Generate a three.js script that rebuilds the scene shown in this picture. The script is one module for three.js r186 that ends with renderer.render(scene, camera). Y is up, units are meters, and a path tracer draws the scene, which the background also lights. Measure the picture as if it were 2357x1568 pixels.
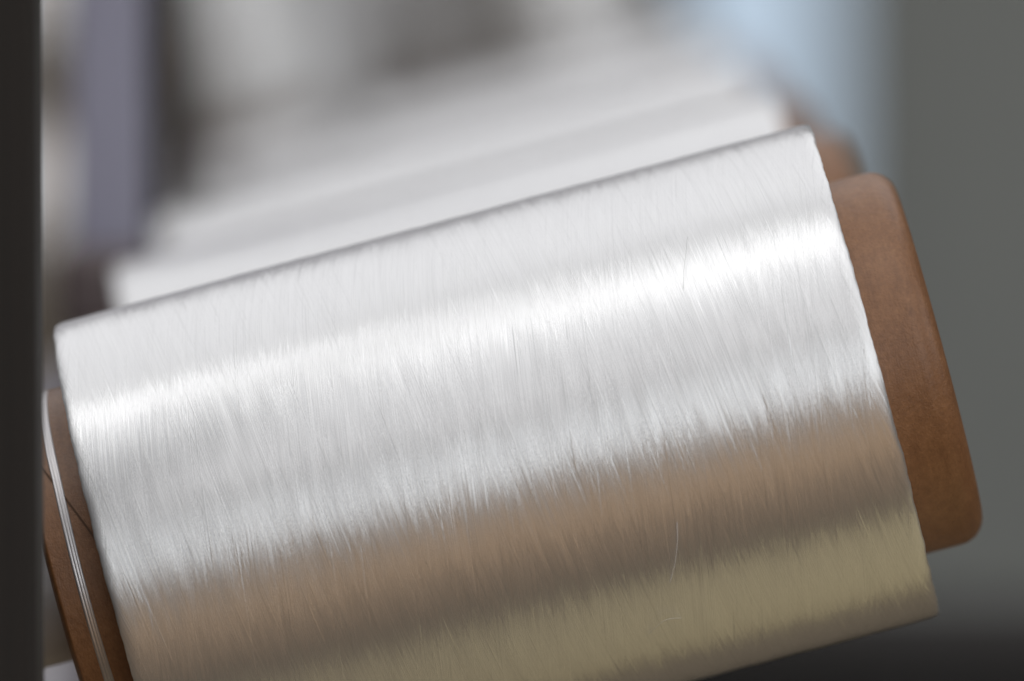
import * as THREE from 'three';
import { RectAreaLightUniformsLib } from 'three/addons/lights/RectAreaLightUniformsLib.js';
import { RoundedBoxGeometry } from 'three/addons/geometries/RoundedBoxGeometry.js';
import { ImprovedNoise } from 'three/addons/math/ImprovedNoise.js';
import { mergeGeometries } from 'three/addons/utils/BufferGeometryUtils.js';

// ------------------------------------------------------------------ camera, lamps, exposure
const scene = new THREE.Scene();
RectAreaLightUniformsLib.init();
const PITCH = 3.2 * Math.PI / 180, D = 3.4, S = 0.1 / 586;           // S: metres per unit of the measuring grid (2357 x 1568) at the spool's axis
const SPOOL = new THREE.Vector3(0, 0.86, 0), TILT = 14.9 * Math.PI / 180;
const right = new THREE.Vector3(1, 0, 0), up = new THREE.Vector3(0, Math.cos(PITCH), -Math.sin(PITCH)), fwd = new THREE.Vector3(0, -Math.sin(PITCH), -Math.cos(PITCH));
const eye = SPOOL.clone().addScaledVector(right, 35.5 * S).addScaledVector(up, 297 * S).addScaledVector(fwd, -D);
const camera = new THREE.PerspectiveCamera(2 * Math.atan(784 * S / D) * 180 / Math.PI, 1024 / 681, 0.05, 60);
camera.position.copy(eye);
camera.lookAt(eye.clone().add(fwd));
camera.focus = D - 0.078;
camera.userData.fStop = 3.2;
scene.add(camera);

const renderer = new THREE.WebGLRenderer({ antialias: true });
renderer.toneMapping = THREE.LinearToneMapping;
renderer.toneMappingExposure = 1;
renderer.shadowMap.enabled = true;
renderer.setSize(1024, 681);
scene.background = new THREE.Color().setRGB(0.035, 0.035, 0.036);

const at = (px, py, depth) => eye.clone().addScaledVector(fwd, depth).addScaledVector(right, (px - 1178.5) * S * depth / D).addScaledVector(up, -(py - 784) * S * depth / D);

// ------------------------------------------------------------------ helpers
function rng(seed) { let a = seed >>> 0; return () => { a = (a + 0x6D2B79F5) >>> 0; let t = a; t = Math.imul(t ^ (t >>> 15), t | 1); t ^= t + Math.imul(t ^ (t >>> 7), t | 61); return ((t ^ (t >>> 14)) >>> 0) / 4294967296; }; }
const rand = rng(20240611), gauss = (r) => { let s = 0; for (let i = 0; i < 6; i++) s += r(); return (s - 3) * 1.414; };
const perlin = new ImprovedNoise();
const used = {};
function numbered(name) { const n = used[name] = (used[name] ?? -1) + 1; return n ? `${name}_${String(n).padStart(3, '0')}` : name; }
function shadows(o) { o.traverse((m) => { if (m.isMesh) { m.castShadow = true; m.receiveShadow = true; } }); return o; }
function part(name, geometry, material, parent) { const m = new THREE.Mesh(geometry, material); m.name = name; m.castShadow = m.receiveShadow = true; parent.add(m); return m; }
function thing(name, label, category, p, group) {
  const g = new THREE.Group(); g.name = numbered(name); g.position.copy(p); scene.add(g);
  g.userData = { label, category }; if (group) g.userData.group = group;
  return g;
}
function struct(name, geometry, material) { const m = part(numbered(name), geometry, material, scene); m.userData.kind = 'structure'; return m; }
function dataTexture(w, h, fill, srgb = false, wrap = THREE.RepeatWrapping) {
  const d = new Uint8Array(w * h * 4); fill(d);
  const t = new THREE.DataTexture(d, w, h, THREE.RGBAFormat); t.wrapS = t.wrapT = wrap; t.magFilter = THREE.LinearFilter; t.minFilter = THREE.LinearMipmapLinearFilter; t.generateMipmaps = true;
  if (srgb) t.colorSpace = THREE.SRGBColorSpace;
  t.needsUpdate = true; return t;
}
const box = (w, h, d, r = 0.003) => new RoundedBoxGeometry(w, h, d, 3, r);

// ------------------------------------------------------------------ materials
// Wound glass yarn: two crossing families of fine strands; each strand has its own slight lean, which is what makes the sheen break up.
const TW = 2048, TH = 2048;
const leanX = new Float32Array(TW * TH), leanY = new Float32Array(TW * TH), shade = new Float32Array(TW * TH).fill(1);
{
  const r = rng(77);
  for (let n = 0; n < 52000; n++) {                                   // one long strand after the other, the later ones lying over the earlier
    const x0 = r() * TW, y0 = Math.floor(r() * TH), fam = perlin.noise(x0 / 260, y0 / 210, 3.3) + 0.6 * perlin.noise(x0 / 90, y0 / 120, 9.1) + (r() - 0.5) * 0.5 > 0 ? 1 : -1;
    const slope = fam * (0.13 + 0.012 * gauss(r)), len = 110 + 520 * r() * r(), bold = r() < 0.12, half = (1.4 + 2.2 * r() * r() + (bold ? 1.2 : 0)) / 2;
    const tone = 1 - 0.13 * r() * r(), amp = 0.14 + 0.16 * r(), op = 0.5 + 0.4 * r(), ty = gauss(r) * (bold ? 0.06 : 0.033), wave = 0.04 * (0.4 + r()), ph = r() * 200, per = 28 + 40 * r();
    for (let i = 0; i < len; i++) {
      const f = i / len, y = (y0 + i) % TH, cx = x0 + slope * i, ends = Math.min(1, Math.min(f, 1 - f) * 6) * op;
      const t = ty + wave * perlin.noise(i / per + ph, n * 0.37, 0.5);
      for (let x = Math.ceil(cx - half); x <= cx + half; x++) {
        const q = (x - cx) / half, a = ends * Math.min(1, (1 - Math.abs(q)) * 2.2), k = y * TW + ((x % TW) + TW) % TW;
        leanX[k] += (q * amp - leanX[k]) * a; leanY[k] += (t - leanY[k]) * a; shade[k] += (tone - shade[k]) * a;
      }
    }
  }
}
const yarnNormal = dataTexture(TW, TH, (d) => { for (let k = 0; k < TW * TH; k++) { const x = leanX[k], y = leanY[k], l = 1 / Math.hypot(x, y, 1); d[4 * k] = 127.5 + 127.5 * x * l; d[4 * k + 1] = 127.5 + 127.5 * y * l; d[4 * k + 2] = 127.5 + 127.5 * l; d[4 * k + 3] = 255; } });
const yarnColor = dataTexture(TW, TH, (d) => { for (let k = 0; k < TW * TH; k++) { const v = 236 * Math.pow(shade[k], 0.6); d[4 * k] = v; d[4 * k + 1] = v; d[4 * k + 2] = v; d[4 * k + 3] = 255; } }, true);
const yarnMat = new THREE.MeshPhysicalMaterial({ name: 'glass_yarn', map: yarnColor, normalMap: yarnNormal, normalScale: new THREE.Vector2(1, 1), roughness: 0.39, metalness: 0.86, ior: 1.55, anisotropy: 0.75 });

// Kraft cardboard: mottled brown paper with short fibres
const CW = 1024;
const kraftBump = new Float32Array(CW * CW), kraftTone = new Float32Array(CW * CW);
{
  const r = rng(5);
  const tile = (x, y, s, z) => { const a = 2 * Math.PI * x / CW, b = 2 * Math.PI * y / CW; return perlin.noise(Math.cos(a) * s + 7.1, Math.sin(a) * s + z, Math.cos(b) * s) + perlin.noise(Math.sin(b) * s + 3.7, Math.cos(a) * s, Math.sin(a) * s + z); };
  for (let y = 0; y < CW; y++) for (let x = 0; x < CW; x++) { const k = y * CW + x; kraftTone[k] = 0.30 * tile(x, y, 3, 1) + 0.3 * tile(x, y, 9, 5) + 0.3 * tile(x, y, 26, 8) + 0.25 * (r() - 0.5); kraftBump[k] = 0.5 + 0.16 * tile(x, y, 12, 2) + 0.14 * tile(x, y, 40, 4) + 0.12 * (r() - 0.5); }
  for (let n = 0; n < 2600; n++) {
    let x = r() * CW, y = r() * CW, a = r() * 6.28; const tone = (r() - 0.6) * 0.5, len = 8 + r() * 26;
    for (let i = 0; i < len; i++) { x += Math.cos(a); y += Math.sin(a); a += (r() - 0.5) * 0.25; const k = ((y | 0) % CW + CW) % CW * CW + ((x | 0) % CW + CW) % CW; kraftTone[k] += tone * 0.5; kraftBump[k] += 0.08; }
  }
}
const kraftColor = dataTexture(CW, CW, (d) => { for (let k = 0; k < CW * CW; k++) { const t = Math.max(-1, Math.min(1, kraftTone[k])); d[4 * k] = 128 + 22 * t; d[4 * k + 1] = 88 + 19 * t; d[4 * k + 2] = 55 + 15 * t; d[4 * k + 3] = 255; } }, true);
const kraftHeight = dataTexture(CW, CW, (d) => { for (let k = 0; k < CW * CW; k++) { const v = 255 * Math.max(0, Math.min(1, kraftBump[k])); d[4 * k] = d[4 * k + 1] = d[4 * k + 2] = v; d[4 * k + 3] = 255; } });
const kraftMat = new THREE.MeshPhysicalMaterial({ name: 'kraft_cardboard', map: kraftColor, bumpMap: kraftHeight, bumpScale: 0.0005, roughness: 0.5, specularIntensity: 0.7, clearcoat: 0.5, clearcoatRoughness: 0.42 });
const kraftInner = new THREE.MeshStandardMaterial({ name: 'kraft_cut_edge', color: new THREE.Color().setRGB(0.11, 0.06, 0.035), roughness: 0.9 });
const strandMat = new THREE.MeshPhysicalMaterial({ name: 'glass_strand', color: new THREE.Color().setRGB(0.55, 0.53, 0.53), roughness: 0.38, metalness: 0.85 });
const filamentMat = new THREE.MeshPhysicalMaterial({ name: 'glass_filament', color: new THREE.Color().setRGB(0.95, 0.95, 0.95), roughness: 0.5, transmission: 0.5, ior: 1.55 });

function plaster(name, rgb, spread, roughness) {
  const r = rng(name.length * 31 + 7), N = 512;
  const t = dataTexture(N, N, (d) => { for (let y = 0; y < N; y++) for (let x = 0; x < N; x++) { const k = 4 * (y * N + x), n = 1 + spread * (perlin.noise(x / 41, y / 41, 1.5) + 0.6 * perlin.noise(x / 13, y / 13, 4.5) + 0.3 * (r() - 0.5)); for (let c = 0; c < 3; c++) d[k + c] = 255 * Math.min(1, Math.pow(Math.max(0, rgb[c] * n), 1 / 2.2)); d[k + 3] = 255; } }, true, THREE.MirroredRepeatWrapping);
  return new THREE.MeshStandardMaterial({ name, map: t, roughness });
}
const darkSteel = plaster('dark_brown_steel', [0.012, 0.009, 0.007], 0.25, 0.8);
const blueSteel = plaster('blue_grey_steel', [0.31, 0.305, 0.39], 0.12, 0.6);
const greySteel = plaster('grey_steel', [0.6, 0.6, 0.61], 0.12, 0.6);
const wallPaint = plaster('wall_paint', [0.74, 0.725, 0.77], 0.08, 0.9);
const slatePaint = plaster('slate_paint', [0.42, 0.44, 0.41], 0.08, 0.5);
const floorPaint = plaster('brown_floor', [0.15, 0.105, 0.07], 0.15, 0.7);
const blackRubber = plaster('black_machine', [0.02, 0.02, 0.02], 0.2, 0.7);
const darkClamp = plaster('purple_brown_steel', [0.10, 0.075, 0.075], 0.2, 0.6), palletWood = plaster('pallet_wood', [0.25, 0.15, 0.068], 0.25, 0.7), plywood = plaster('plywood', [0.62, 0.35, 0.13], 0.15, 0.6), brownRubber = plaster('brown_rubber', [0.15, 0.115, 0.075], 0.2, 0.7);
const woodBrown = plaster('brown_wood', [0.16, 0.09, 0.035], 0.25, 0.6);
const oliveSheet = plaster('olive_sheet', [0.52, 0.43, 0.23], 0.12, 0.6);
const glow = (r, g, b, k) => new THREE.MeshStandardMaterial({ name: 'glow', color: 0x111111, emissive: new THREE.Color().setRGB(r, g, b), emissiveIntensity: k, roughness: 0.6 });

// ------------------------------------------------------------------ lamps: each a glowing panel in a housing with an area light of its size just in front
function lamp(name, label, category, p, target, w, h, rgb, intensity) {
  const o = thing(name, label, category, p);
  o.lookAt(target);
  part('frame', box(w + 0.08, h + 0.08, 0.05, 0.01), greySteel, o).position.z = -0.04;
  part('diffuser', new THREE.PlaneGeometry(w, h), glow(...rgb, Math.min(1, intensity)), o);
  const l = new THREE.RectAreaLight(new THREE.Color().setRGB(...rgb), intensity, w, h);
  l.position.z = 0.01; l.rotation.y = Math.PI; o.add(l);
  return o;
}
const V = (x, y, z) => new THREE.Vector3(x, y, z);
lamp('ceiling_light', 'bright white light panel hanging above the left of the front yarn spool', 'ceiling light', V(-0.95, 3.3, 0.62), V(-0.95, 0.86, 0.1), 2.3, 0.26, [1, 1, 1], 4.3).rotateZ(36 * Math.PI / 180);
lamp('skylight', 'pale skylight strip high above and ahead of the front yarn spool', 'skylight', V(0.2, 4.0, 1.53), V(0.2, 0.86, 0), 5.5, 2.8, [0.985, 0.985, 1.0], 0.6);
lamp('skylight', 'dimmer skylight strip lower down the roof slope, over the camera', 'skylight', V(0.3, 3.34, 3.9), V(0.1, 0.86, 0), 5.0, 1.4, [0.99, 0.985, 1.0], 0.6);
lamp('skylight', 'wide lavender-white skylight over the rows of spools behind the front one', 'skylight', V(0, 3.7, -2.4), V(0, 0.86, -1.8), 5.0, 4.8, [0.98, 0.98, 1.0], 0.55);
lamp('factory_window', 'large bright window facing the front yarn spool from across the hall', 'window', V(1.5, 2.1, 5.2), V(0.5, 1.1, 0), 5.0, 2.6, [0.95, 0.975, 1.0], 0.95);
lamp('factory_window', 'high bright side window far to the right of the spools', 'window', V(4.6, 3.1, 0.9), V(0, 1.0, 0.1), 3.0, 2.0, [0.97, 0.98, 1.0], 1.1);

// ------------------------------------------------------------------ the setting
{
  const f = new THREE.PlaneGeometry(16, 20); f.rotateX(-Math.PI / 2);
  struct('floor', f, floorPaint).position.set(0, 0, -2);
  const edge = at(1480, 784, D + 5.25).x;
  struct('back_wall', box(7, 5, 0.2, 0.01), wallPaint).position.set(edge - 3.5, 2.5, -5.35);
}
{ // warm wooden wainscot under the far window
  const w = thing('wainscot', 'warm brown wooden panelling under the large bright window', 'panelling', V(1.5, 0, 5.3));
  for (let i = 0; i < 10; i++) part('panel', box(0.49, 0.72, 0.03, 0.006), plywood, w).position.set(-2.25 + i * 0.5, 0.36, 0);
}
{ // slate-coloured partition on the right, its near face turned to the hall
  const e = at(1915, 700, D + 6.5);
  const o = thing('partition', 'dark slate grey partition to the right of the spools', 'partition', V(e.x + 1.0, 0, e.z - 0.05));
  const b = part('panel', box(2.0, 4.4, 0.1, 0.012), slatePaint, o); b.position.set(0, 2.2, 0);
}
{ // pale blue daylight window behind the right ends of the spools
  const c = at(2232, 0, D + 7.2), o = thing('window', 'pale blue daylight window behind the right ends of the spools', 'window', c);
  const w = 0.85, h = 0.95, sill = c.y - h / 2 - 0.06;
  struct('low_wall', box(2.4, sill, 0.16, 0.006), greySteel).position.set(c.x + 0.3, sill / 2, c.z);
  const l = new THREE.RectAreaLight(new THREE.Color().setRGB(0.50, 0.61, 0.73), 1.0, w, h); l.rotation.y = Math.PI; l.position.z = 0.02; o.add(l);
  part('pane', new THREE.PlaneGeometry(w, h), glow(0.50, 0.61, 0.73, 1.0), o).position.z = 0.01;
  const bars = [[0, h / 2 + 0.025, w + 0.1, 0.05], [0, -h / 2 - 0.025, w + 0.1, 0.05], [-w / 2 - 0.025, 0, 0.05, h - 0.006], [w / 2 + 0.025, 0, 0.05, h - 0.006]].map(([x, y, a, b2]) => box(a, b2, 0.06, 0.004).translate(x, y, 0));
  part('frame', mergeGeometries(bars), greySteel, o);
}
{ // low black machine base at the lower right
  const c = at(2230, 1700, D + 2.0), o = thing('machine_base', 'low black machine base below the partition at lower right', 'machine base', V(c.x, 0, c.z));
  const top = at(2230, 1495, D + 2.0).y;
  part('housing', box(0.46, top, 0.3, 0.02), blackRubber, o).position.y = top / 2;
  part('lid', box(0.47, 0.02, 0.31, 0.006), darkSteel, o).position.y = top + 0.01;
}

{ // brown cupboard across the hall, beside the window
  const o = thing('cupboard', 'tall brown wooden cupboard across the hall beside the bright window', 'cupboard', V(-1.66, 0, 4.5));
  part('carcass', box(2.5, 3.1, 0.5, 0.01), woodBrown, o).position.y = 1.55;
  for (const x of [-0.62, 0.62]) { const d = part('door', box(1.2, 2.9, 0.03, 0.006), woodBrown, o); d.position.set(x, 1.55, -0.266); part('handle', box(0.02, 0.2, 0.03, 0.006), greySteel, d).position.set(-Math.sign(x) * 0.52, 0, -0.03); }
}
{ // olive drip tray under the creel and a dark pallet in front of it, both mirrored in the underside of the yarn
  const o = thing('drip_tray', 'flat olive tray on the floor under the row of spools', 'tray', V(0.86, 0, 0.06));
  part('base', box(1.5, 0.03, 0.78, 0.008), oliveSheet, o).position.y = 0.02;
  for (const z of [-0.405, 0.405]) part('rim', box(1.5, 0.07, 0.02, 0.005), oliveSheet, o).position.set(0, 0.04, z);
  const ply = thing('plywood_sheet', 'sheet of golden brown plywood on the floor across from the front spool', 'plywood sheet', V(0.95, 0, 3.2));
  part('sheet', box(2.1, 0.018, 3.9, 0.004), plywood, ply).position.y = 0.013;
  const m = thing('rubber_mat', 'dark brown rubber mat on the floor under the blurred rows of spools', 'mat', V(0, 0, -1.75));
  part('sheet', box(6, 0.012, 2.7, 0.005), brownRubber, m).position.y = 0.011;
  const m2 = thing('rubber_mat', 'dark brown rubber mat on the floor before the tall cupboard', 'mat', V(-1.75, 0, 1.83));
  part('sheet', box(3.2, 0.012, 4.4, 0.005), brownRubber, m2).position.y = 0.011;
  const p = thing('pallet', 'brown wooden pallet on the floor in front of the olive tray', 'pallet', V(0, 0.018, 0.93));
  for (let i = 0; i < 5; i++) part('board', box(2.6, 0.022, 0.1, 0.004), palletWood, p).position.set(0, 0.131, -0.24 + i * 0.12);
  for (const x of [-1.2, 0, 1.2]) part('bearer', box(0.1, 0.118, 0.58, 0.004), palletWood, p).position.set(x, 0.06, 0);
}

// ------------------------------------------------------------------ yarn spools
const L = 0.3064, R = 0.1, RT = 0.0753, ENDR = 0.0264, ENDL = 0.0225;
function windingGeometry() {
  const pts = [], b = 0.0015, ax = 0.0045, N = 150, A = 288;                       // profile: [x, r, u]
  for (let i = 0; i <= 10; i++) pts.push([-L / 2 + 0.0006 * Math.sin(i / 10 * 3.1), RT - 0.001 + (R - b - RT + 0.001) * i / 10, -0.1 + 0.1 * i / 10 - 0.012]);
  for (let i = 1; i <= 8; i++) { const a = i / 8 * Math.PI / 2; pts.push([-L / 2 + ax - ax * Math.cos(a), R - b + b * Math.sin(a), -0.012 + 0.012 * i / 8]); }
  for (let i = 1; i < N; i++) pts.push([-L / 2 + ax + (L - 2 * ax) * i / N, R, i / N]);
  for (let i = 0; i <= 8; i++) { const a = Math.PI / 2 * (1 - i / 8); pts.push([L / 2 - ax + ax * Math.cos(a), R - b + b * Math.sin(a), 1 + 0.012 * i / 8]); }
  for (let i = 1; i <= 10; i++) pts.push([L / 2 - 0.0006 * Math.sin((10 - i) / 10 * 3.1), R - b - (R - b - RT + 0.001) * i / 10, 1.012 + 0.1 * i / 10]);
  const P = [], UV = [], I = [];
  for (let j = 0; j <= A; j++) for (const [x, r0, u] of pts) {
    const th = j / A * 2 * Math.PI, c = Math.cos(th), s = Math.sin(th);
    const near = Math.min(1, Math.max(0, (r0 - RT) / (R - RT)));
    const r = r0 + near * (0.00022 * perlin.noise(x * 22, c * 1.7 + 4, s * 1.7) + 0.00016 * perlin.noise(x * 160, c * 4, s * 4 + 9) - 0.0004 * (x / (L / 2)) ** 4 * (x < 0 ? 1 : 0.2));
    const frayed = Math.max(0, Math.abs(x) - (L / 2 - 0.004)) / 0.004 * near * Math.sign(x);
    P.push(x + frayed * (0.0005 * perlin.noise(c * 9 + 30, s * 9, x * 40) + 0.0003 * perlin.noise(c * 31, s * 31, 8)), r * s, -r * c); UV.push(u, j / A * 2);
  }
  const M = pts.length;
  for (let j = 0; j < A; j++) for (let i = 0; i < M - 1; i++) { const a = j * M + i, b2 = a + 1, c = a + M, d = c + 1; I.push(a, c, b2, b2, c, d); }
  const g = new THREE.BufferGeometry();
  g.setAttribute('position', new THREE.Float32BufferAttribute(P, 3)); g.setAttribute('uv', new THREE.Float32BufferAttribute(UV, 2)); g.setIndex(I);
  g.computeVertexNormals();
  const n = g.attributes.normal;                                      // weld the seam at the back
  for (let i = 0; i < M; i++) { const v = new THREE.Vector3(n.getX(i) + n.getX(A * M + i), n.getY(i) + n.getY(A * M + i), n.getZ(i) + n.getZ(A * M + i)).normalize(); n.setXYZ(i, v.x, v.y, v.z); n.setXYZ(A * M + i, v.x, v.y, v.z); }
  return g;
}
// turned shape round the x axis from a profile [x, r]; uv in metres so that the paper grain keeps its size
function turned(profile, A, scale = 6) {
  const P = [], UV = [], I = [], M = profile.length; let run = 0;
  const runs = profile.map(([x, r], i) => run += i ? Math.hypot(x - profile[i - 1][0], r - profile[i - 1][1]) : 0);
  for (let j = 0; j <= A; j++) profile.forEach(([x, r], i) => { const th = j / A * 2 * Math.PI; P.push(x, r * Math.sin(th), -r * Math.cos(th)); UV.push(runs[i] * scale, Math.round(2 * Math.PI * RT * scale) * j / A); });
  for (let j = 0; j < A; j++) for (let i = 0; i < M - 1; i++) { const a = j * M + i; I.push(a, a + M, a + 1, a + 1, a + M, a + M + 1); }
  const g = new THREE.BufferGeometry();
  g.setAttribute('position', new THREE.Float32BufferAttribute(P, 3)); g.setAttribute('uv', new THREE.Float32BufferAttribute(UV, 2)); g.setIndex(I); g.computeVertexNormals();
  return g;
}
function tubeGeometry() {                                             // wall 5 mm thick, both rims rolled inwards
  const x0 = -L / 2 - ENDL, x1 = L / 2 + ENDR, rr = 0.0105, p = [];
  p.push([x0 + 0.02, RT - 0.0052]);
  for (let i = 0; i <= 10; i++) { const a = Math.PI * (1 - i / 10) * 0.5 + Math.PI / 2; p.push([x0 + 0.0026 + 0.0026 * Math.cos(a + (i / 10) * 0), RT - 0.0026 + 0.0026 * Math.sin(Math.PI * (i / 10 - 0.5))]); }
  p.push([-L / 2 + 0.01, RT], [0, RT], [L / 2 - 0.01, RT], [L / 2 + 0.006, RT]);
  for (let i = 0; i <= 12; i++) { const a = Math.PI / 2 * (1 - i / 12); p.push([x1 - rr + rr * Math.cos(a), RT - rr + rr * Math.sin(a)]); }
  for (let i = 1; i <= 6; i++) { const a = -Math.PI / 2 * i / 6; p.push([x1 - 0.004 + 0.004 * Math.cos(a), RT - rr + 0.004 * Math.sin(a)]); }
  p.push([x1 - 0.03, RT - 0.0145], [x0 + 0.02, RT - 0.0052]);
  return turned(p, 160);
}
const tubeG = tubeGeometry(), windG = windingGeometry();
// the paper seam spirals round the tube's left end: a raised ply edge with a dark gap
function seamGeometry(rIn, rOut, width, turnFrom, turnTo, x0, x1) {
  const P = [], I = [], UV = [], N = 60;
  for (let i = 0; i <= N; i++) {
    const f = i / N, th = turnFrom + (turnTo - turnFrom) * f, x = x0 + (x1 - x0) * f, s = Math.sin(th), c = Math.cos(th);
    for (const [dx, r] of [[-width / 2, rIn], [-width / 2, rOut], [width / 2, rOut], [width / 2, rIn]]) { P.push(x + dx, r * s, r * c); UV.push(x * 6, th); }
  }
  for (let i = 0; i < N; i++) for (let k = 0; k < 3; k++) { const a = i * 4 + k; I.push(a, a + 1, a + 4, a + 1, a + 5, a + 4); }
  const g = new THREE.BufferGeometry(); g.setAttribute('position', new THREE.Float32BufferAttribute(P, 3)); g.setAttribute('uv', new THREE.Float32BufferAttribute(UV, 2)); g.setIndex(I); 
  const f = g.toNonIndexed(); f.computeVertexNormals(); return f;
}
// the transfer tail: a flat band of strands wound round the bare tube left of the winding
function tailGeometry() {
  const x0 = -L / 2 - 0.0108, n = 3, w = 0.0036, p = [[x0 - w / 2 - 0.0002, RT - 0.0002]], r = rng(31);
  for (let k = 0; k < n; k++) for (let i = 0; i <= 5; i++) { const f = i / 5, h = 0.00020 + 0.00009 * Math.sin(Math.PI * f) + 0.00003 * r(); p.push([x0 - w / 2 + w * (k + f * 0.98) / n, RT + h * Math.min(1, 0.55 + Math.min(k + f, n - k - f))]); }
  p.push([x0 + w / 2 + 0.0002, RT - 0.0002]);
  const g = turned(p, 220), q = g.attributes.position;
  for (let i = 0; i < q.count; i++) { const y = q.getY(i), z = q.getZ(i); q.setX(i, q.getX(i) + 0.0005 * perlin.noise(y * 18, z * 18, 2.2)); }
  g.computeVertexNormals(); return g;
}
const spools = [];
function makeSpool(label, p) {
  const o = thing('yarn_spool', label, 'yarn spool', p, 'yarn spools on the creel'); o.rotation.z = TILT;
  part('cardboard_tube', tubeG, kraftMat, o);
  part('yarn_winding', windG, yarnMat, o);
  spools.push(o);
  return o;
}
const front = makeSpool('large sharp spool of glossy white glass yarn filling the foreground, on a brown cardboard tube', SPOOL);
{
  const tube = front.children[0], wind = front.children[1];
  const seam = part('paper_seam', seamGeometry(RT - 0.0003, RT + 0.00018, 0.0009, 0.95, 0.10, -0.1755, -0.1500), kraftInner, tube);
  seam.userData.label = 'dark slanting paper seam on the left end of the tube';
  part('yarn_tail', tailGeometry(), strandMat, front).userData.label = 'narrow band of shiny strands wound round the bare left end';
  // loose filaments lifting off the winding: [px, py] points on the measuring grid, thickness
  const onSurface = (px, py, lift) => { const q = at(px, py, D).sub(SPOOL), a = V(Math.cos(TILT), Math.sin(TILT), 0), n = V(-Math.sin(TILT), Math.cos(TILT), 0), x = q.dot(a), y = q.dot(n); return V(x, y, Math.sqrt(Math.max(1e-6, (R + lift) ** 2 - y * y))); };
  const hair = (pts, lifts, rad) => {
    const c = new THREE.CatmullRomCurve3(pts.map(([x, y], i) => onSurface(x, y, lifts[i])));
    part('loose_filament', new THREE.TubeGeometry(c, 40, rad, 6), filamentMat, wind);
  };
  hair([[1573, 525], [1569, 562], [1564, 600], [1562, 640]], [0.0002, 0.0022, 0.002, 0.0003], 0.00008);
  hair([[1548, 1160], [1549, 1200], [1543, 1260], [1534, 1300]], [0.0003, 0.0018, 0.0018, 0.0002], 0.00012);
  hair([[1488, 1425], [1505, 1405], [1522, 1390], [1540, 1386], [1560, 1387]], [0.0002, 0.0018, 0.0026, 0.002, 0.0003], 0.00008);
}
const behind = [
  ['second yarn spool, just behind the sharp front one, showing its blurred upper side', V(0, 0.86, -0.5)],
  ['third yarn spool of the blurred row rising behind the front one', V(0, 0.86, -1.0)],
  ['fourth yarn spool of the blurred row rising behind the front one', V(0, 0.86, -1.5)],
  ['fifth and farthest yarn spool of the blurred row, directly below the upper tier', V(0, 0.86, -2.0)],
];
for (const [label, p] of behind) { const c = front.clone(); c.remove(...c.children.slice(2)); c.name = numbered('yarn_spool'); c.userData = { ...front.userData, label }; c.position.copy(p); c.children[0].clear(); c.children[1].clear(); scene.add(c); spools.push(c); }
function farSpool(label, p, onEnd) { const c = spools[1].clone(); c.name = numbered('yarn_spool'); c.userData = { ...front.userData, label }; c.position.copy(p); if (onEnd) c.rotation.z += Math.PI / 2; scene.add(c); spools.push(c); }
farSpool('pale blurred yarn spool standing on end between the blackish and the light grey uprights', at(467, -176, D + 3.0), true);
farSpool('pale blurred yarn spool standing on end between the light grey upright and the window', at(1190, -311, D + 3.0), true);
farSpool('pale blurred yarn spool standing on end farther back, between the two others', at(888, -225, D + 3.6), true);
farSpool('blurred yarn spool at far left between the dark and the blue-grey uprights, upper one', at(-330, 150, D + 2.4));
farSpool('blurred yarn spool at far left between the dark and the blue-grey uprights, lower one', at(-330, 640, D + 2.4));

// ------------------------------------------------------------------ creel uprights, each with the tilted peg that carries a spool
function upright(label, px, half, depth, mat, carried) {
  const e = at(px, 784, depth), o = thing('creel_upright', label, 'upright', V(e.x, 0, e.z), 'uprights of the yarn creel');
  part('column', box(half * 2, 2.6, 0.05, 0.004), mat, o).position.y = 1.3;
  if (carried) {
    const tip = carried.position.clone().sub(o.position), axis = V(Math.cos(TILT), Math.sin(TILT), 0), root = tip.clone().addScaledVector(axis, -0.205);
    const g = new THREE.CylinderGeometry(0.03, 0.03, 0.34, 40); g.rotateZ(-Math.PI / 2); g.translate(0.17, 0, 0);
    const peg = part('peg', g, greySteel, o); peg.position.copy(root); peg.rotation.z = TILT;
    const arm = box(0.03, 0.07, Math.abs(root.z) + 0.05, 0.004); arm.translate(0, 0, (root.z > 0 ? 1 : -1) * -(Math.abs(root.z) / 2));
    const bar = part('bracket', arm, mat, o); bar.position.set(root.x - 0.012, root.y, root.z);
  }
  return o;
}
const wpx = (n, depth) => n * S * depth / D;
{
  const d = D - 0.19; upright('dark brown steel upright along the left edge, in front of the tube end', 92 - 75, wpx(75, d), d, darkSteel, spools[0]);
  const d2 = D + 0.75; upright('blue-grey blurred upright behind the left end of the front spool', 253, wpx(82, d2), d2, blueSteel, spools[1]);
  const u = scene.children[scene.children.length - 1], c = at(240, 665, d2 - 0.06).sub(u.position), cl = part('clamp', box(wpx(200, d2), wpx(190, d2), 0.06, 0.01), darkClamp, u); cl.position.copy(c);
  const d3 = D + 1.55; upright('blackish blurred upright right of the blue-grey one', 392, wpx(48, d3), d3, darkSteel, null);
  const d4 = D + 1.9; upright('light grey blurred upright crossing the upper tier of spools', 805, wpx(48, d4), d4, greySteel, null);
}

renderer.render(scene, camera);
